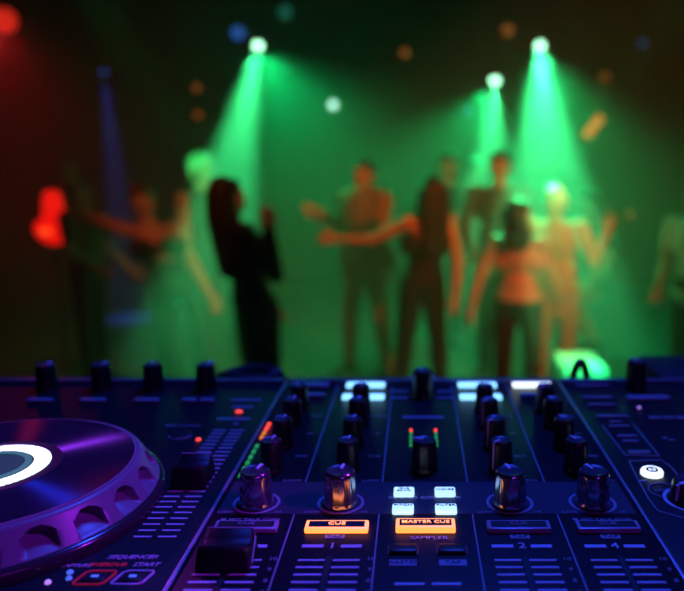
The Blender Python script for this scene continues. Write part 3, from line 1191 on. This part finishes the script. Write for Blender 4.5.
    if bottom == 'trousers':
        b = bmesh.new()
        ell(b, pel + spine * .02 * k, ((.165 if woman else .155) * k + g, .112 * k + g, .12 * k + g), TB)
        for i in range(2):
            leg(b, i, g)
        mesh_obj('trousers', fuse(b, .012, 3), CLOTH[bottom_c], root)
    elif bottom == 'shorts':
        b = bmesh.new()
        ell(b, pel + spine * .02 * k, (.165 * k + g, .112 * k + g, .12 * k + g), TB)
        for i in range(2):
            cone_seg(b, hip[i], hip[i].lerp(kne[i], .30), .083 * k + g, .077 * k + g)
        mesh_obj('shorts', fuse(b, .012, 3), CLOTH[bottom_c], root)
    elif bottom == 'skirt':
        b = bmesh.new()
        ell(b, pel + spine * .03 * k, (.165 * k + g, .115 * k + g, .12 * k + g), TB)
        mid = [hip[i].lerp(kne[i], min(1, hem * 2)) if hem <= .5 else kne[i].lerp(ank[i], (hem - .5) * 2) for i in range(2)]
        for i in range(2):
            cone_seg(b, hip[i], mid[i], .092 * k + g, .085 * k + g)
        for t in (.15, .35, .5, .65, .85):
            cone_seg(b, hip[0].lerp(hip[1], t), mid[0].lerp(mid[1], t), .105 * k, .095 * k)
        mesh_obj('skirt', fuse(b, .012, 3), CLOTH[bottom_c], root)
    for i in range(2):
        b = bmesh.new()
        foot(b, i, .009)
        mo = fuse(b, .010, 2)
        zmin = min(v.co.z for v in mo.vertices)
        if zmin < .002 and ank[i].z < FT + .03:
            for v in mo.vertices:
                v.co.z = max(v.co.z, .002)
        mesh_obj('shoe', mo, CLOTH[shoe], root)
    for v in me.vertices:
        v.co.z = max(v.co.z, .003)
    return root


def floor_at(u, v):
    a = (u - 416) / FPX
    b = (v - 295.5) / FPX
    dy, dz = CP - b * SP, -SP - b * CP
    t = -EYE / dz
    return (a * t, dy * t)


def where(u, Y):
    return (at(u, 300, Y).x, Y)


# long-haired woman in black with a raised hand
person(where(256, 4.2), 1.72, 125, 'woman in a black dress with long dark hair and one hand raised to her face', lean=(-.24, 0, 0),
       arms=[((.50, .12, -.80), (-.12, .05, 1)), ((.42, 0, -.90), (.62, -.25, -.70))], legs=[((.02, 0, -1), (.04, 0, -1)), ((.05, .05, -1), (0, .05, -1))],
       woman=True, top='black', sleeves='long', bottom='skirt', bottom_c='black', hem=.36, hair='dark', hairlen=.30)
# pale-haired person behind her
person(where(207, 5.7), 1.84, 60, 'person with glowing pale hair behind the long-haired woman in black', lean=(.02, 0, 0),
       arms=[((.1, -.2, -1), (.1, -.2, -1)), ((.1, .2, -1), (.1, 0, -1))], top='dark_green', sleeves='none', bottom='trousers', bottom_c='black', hair='blond')
# leaning dancer at the left with a raised bent arm
person(where(180, 5.0), 1.68, 20, 'leaning dancer with bare shoulders and one bent arm lifted in front of the blue beam', lean=(-.42, 0, 0),
       arms=[((-.85, -.1, .35), (-.1, -.3, 1)), ((.45, -.1, -.9), (.5, -.2, -.9))], legs=[((-.12, 0, -1), (.18, .1, -1)), ((.2, 0, -1), (.15, 0, -1))],
       woman=True, top='dark_green', bare_back=True, bottom='trousers', bottom_c='dark_green', hair='brown', hairlen=0)
# shadowy onlooker far left
person(where(90, 5.7), 1.66, 75, 'shadowy onlooker in dark clothes with a bent forearm near the red lantern',
       arms=[((.15, -.1, -1), (.75, -.3, -.3)), ((.1, .1, -1), (.5, .1, -.5))], top='brown', sleeves='short', bottom='trousers', bottom_c='black', hair='dark')
# man in the middle holding an arm out
person(where(366, 5.9), 1.81, -40, 'man in a loose rust-brown coat holding one arm straight out', lean=(-.02, 0, 0),
       arms=[((-.12, .5, -.7), (-.7, -.4, .45)), ((-.1, -.4, -.9), (.3, -.5, -.5))], legs=[((-.16, 0, -1), (-.03, .05, -1)), ((.14, 0, -1), (.10, 0, -1))],
       top='rust', sleeves='long', bottom='trousers', bottom_c='rust', hair='dark', coat=.14, headturn=15)
# woman reaching to him
person(where(422, 5.0), 1.69, -150, 'long-haired woman in dark clothes with bare arms reaching towards the man in the coat', lean=(.10, 0, 0),
       arms=[((.22, -.2, -.95), (-.05, -.25, -1)), ((-.75, .15, -.35), (-1, .12, .0))], legs=[((.10, 0, -1), (.06, .05, -1)), ((-.12, .05, -1), (-.10, .05, -1))],
       woman=True, top='dress_green', bare_back=True, bottom='trousers', bottom_c='dress_green', hair='dark', hairlen=.26)
# dark figures in the green smoke
person(where(447, 6.9), 1.86, 10, 'dark figure in the green smoke behind the reaching woman', arms=[((-.2, 0, -1), (.1, -.2, -1)), ((.2, 0, -1), (-.1, -.2, -1))], top='grey', sleeves='long', bottom_c='dark_green')
person(where(497, 6.0), 1.87, -20, 'tallest dark figure under the lower green beam', arms=[((-.3, 0, -1), (.2, -.3, -.5)), ((.2, 0, -1), (.1, -.2, -1))], top='grey', sleeves='long', bottom_c='dark_green')
person(where(474, 7.3), 1.80, 0, 'dim figure farthest back between the two dark silhouettes', arms=[((-.2, 0, -1), (.1, -.2, -1)), ((.2, 0, -1), (.0, -.2, -1))], top='grey', sleeves='short', bottom_c='dark_green')
# woman with her back to the booth
person(where(519, 4.8), 1.54, 165, 'woman seen from behind with bare orange-lit shoulders and black trousers', lean=(-.03, 0, 0),
       arms=[((.35, .1, -.9), (.2, .25, -.6)), ((-.42, -.05, -.9), (-.25, -.05, -1))], legs=[((.06, 0, -1), (.0, 0, -1)), ((-.06, 0, -1), (0, 0, -1))],
       woman=True, top='skin', bare_back=True, bottom='trousers', bottom_c='black', hair='dark', hairlen=.06, headturn=-50)
# dancer with glowing hair, arm raised
person(where(556, 5.25), 1.61, -20, 'dancer with glowing pale hair and one hand raised, facing the booth', lean=(-.06, 0, 0),
       arms=[((-.6, -.2, -.5), (-.3, -.5, -.2)), ((.28, -.3, -.8), (.30, -.1, .9))], legs=[((-.08, 0, -1), (.0, 0, -1)), ((.04, 0, -1), (-.05, 0, -1))],
       top='orange', sleeves='short', bottom='trousers', bottom_c='tan', hair='blond', headlean=(-.05, 0))
# squatting dancer
person(where(606, 6.5), 1.72, -70, 'squatting dancer with bare bent legs beside the pale-haired dancer', lean=(-.35, 0, 0),
       arms=[((-.7, -.2, -.35), (-.6, -.2, .5)), ((.1, -.2, -1), (-.6, -.3, -.6))], legs=[((-.72, -.25, -.62), (.52, 0, -.85)), ((-.60, .3, -.72), (.45, .05, -.9))],
       top='dark_green', sleeves='short', bottom='shorts', bottom_c='dark_green', hair='dark')
# at the right border
person(where(692, 4.9), 1.66, -60, 'dancer in a pale top half cut off by the right border', lean=(-.03, 0, 0),
       arms=[((-.2, -.2, -.9), (-.3, -.5, -.5)), ((.2, 0, -1), (0, 0, -1))], top='white', sleeves='short', bottom='trousers', bottom_c='brown', hair='dark')


# ------------------------------------------------------------------ light on the dancers and in the booth
def aim_spot(name, loc, target, color, power, deg, blend=.8, size=.1):
    d = (Vector(target) - Vector(loc)).normalized()
    return add_spot(None, name, d, 0, color, power, deg, blend, size, at_=loc)


def area(name, loc, target, sx, sy, color, power):
    l = bpy.data.lights.new(name, 'AREA')
    l.shape = 'RECTANGLE'
    l.size, l.size_y = sx, sy
    l.color = color
    l.energy = power
    o = bpy.data.objects.new(name, l)
    COL.objects.link(o)
    o.location = loc
    o.rotation_euler = (Vector(target) - Vector(loc)).to_track_quat('-Z', 'Y').to_euler()
    return o


aim_spot('amber_front_spot', (2.6, 1.7, 3.6), (.05, 5.4, 1.0), (1, .09, .01), 800, 36, .6)
aim_spot('amber_side_spot', (3.4, 2.4, 3.3), (1.75, 6.5, .6), (1, .09, .01), 120, 18, .6)
aim_spot('amber_front_spot', (-1.2, 1.7, 3.8), (-1.45, 5.0, 1.2), (1, .08, .015), 170, 25, .8)
aim_spot('green_hair_fill', (-2.0, 2.2, 4.1), at(205, 172, 5.65), GREEN, 1500, 4.5, .6)  # unseen narrow spots, added to brighten the two pale heads of hair
aim_spot('green_hair_fill', (1.9, 2.2, 4.1), at(551, 198, 5.2), GREEN2, 1600, 4, .6)
aim_spot('green_block_fill', (1.1, 2.4, 4.2), ((b0.x + b1.x) / 2, 4.0, .5), GREEN, 2200, 11, .5)  # unseen spot added to light the block from the front

area('booth_blue_bar', (.15, .80, ZP + 1.15), (0, .36, ZP), .35, .08, (.02, .065, 1), 17)
area('booth_violet_bar', (.34, -.42, ZP + .34), (-.1, .32, ZP), .3, .05, (.40, .02, 1), .5)
aim_spot('booth_violet_spot', (.41, .24, ZP + .36), (-.18, .29, ZP), (.40, .015, 1), 9, 19, .5, .02)
aim_spot('booth_magenta_spot', (-1.0, 1.05, ZP + .5), (-.2, .31, ZP), (.5, .05, 1), 45, 7, .3, .01)

w = bpy.data.worlds.new('night')
scene.world = w
w.use_nodes = True
w.node_tree.nodes['Background'].inputs['Color'].default_value = (.02, .02, .05, 1)
w.node_tree.nodes['Background'].inputs['Strength'].default_value = .02

# ------------------------------------------------------------------ camera
cam = bpy.data.cameras.new('camera')
cam.sensor_width = 36
cam.lens = FPX / 684 * 36
cam.shift_x = -74 / 684
cam.clip_start = .02
cam.dof.use_dof = True
cam.dof.focus_distance = .325
cam.dof.aperture_fstop = 6.0
co = bpy.data.objects.new('camera', cam)
COL.objects.link(co)
co.location = (0, 0, EYE)
co.rotation_euler = (PI / 2 - PITCH, 0, 0)
scene.camera = co

scene.view_settings.view_transform = 'Standard'
scene.view_settings.look = 'None'
scene.view_settings.gamma = 1
scene.view_settings.use_curve_mapping = False
scene.view_settings.exposure = 0
cy = scene.cycles
cy.use_denoising = True
cy.max_bounces = 6
cy.diffuse_bounces = 2
cy.glossy_bounces = 3
cy.volume_bounces = 1
cy.sample_clamp_indirect = 4
cy.caustics_reflective = False
cy.caustics_refractive = False
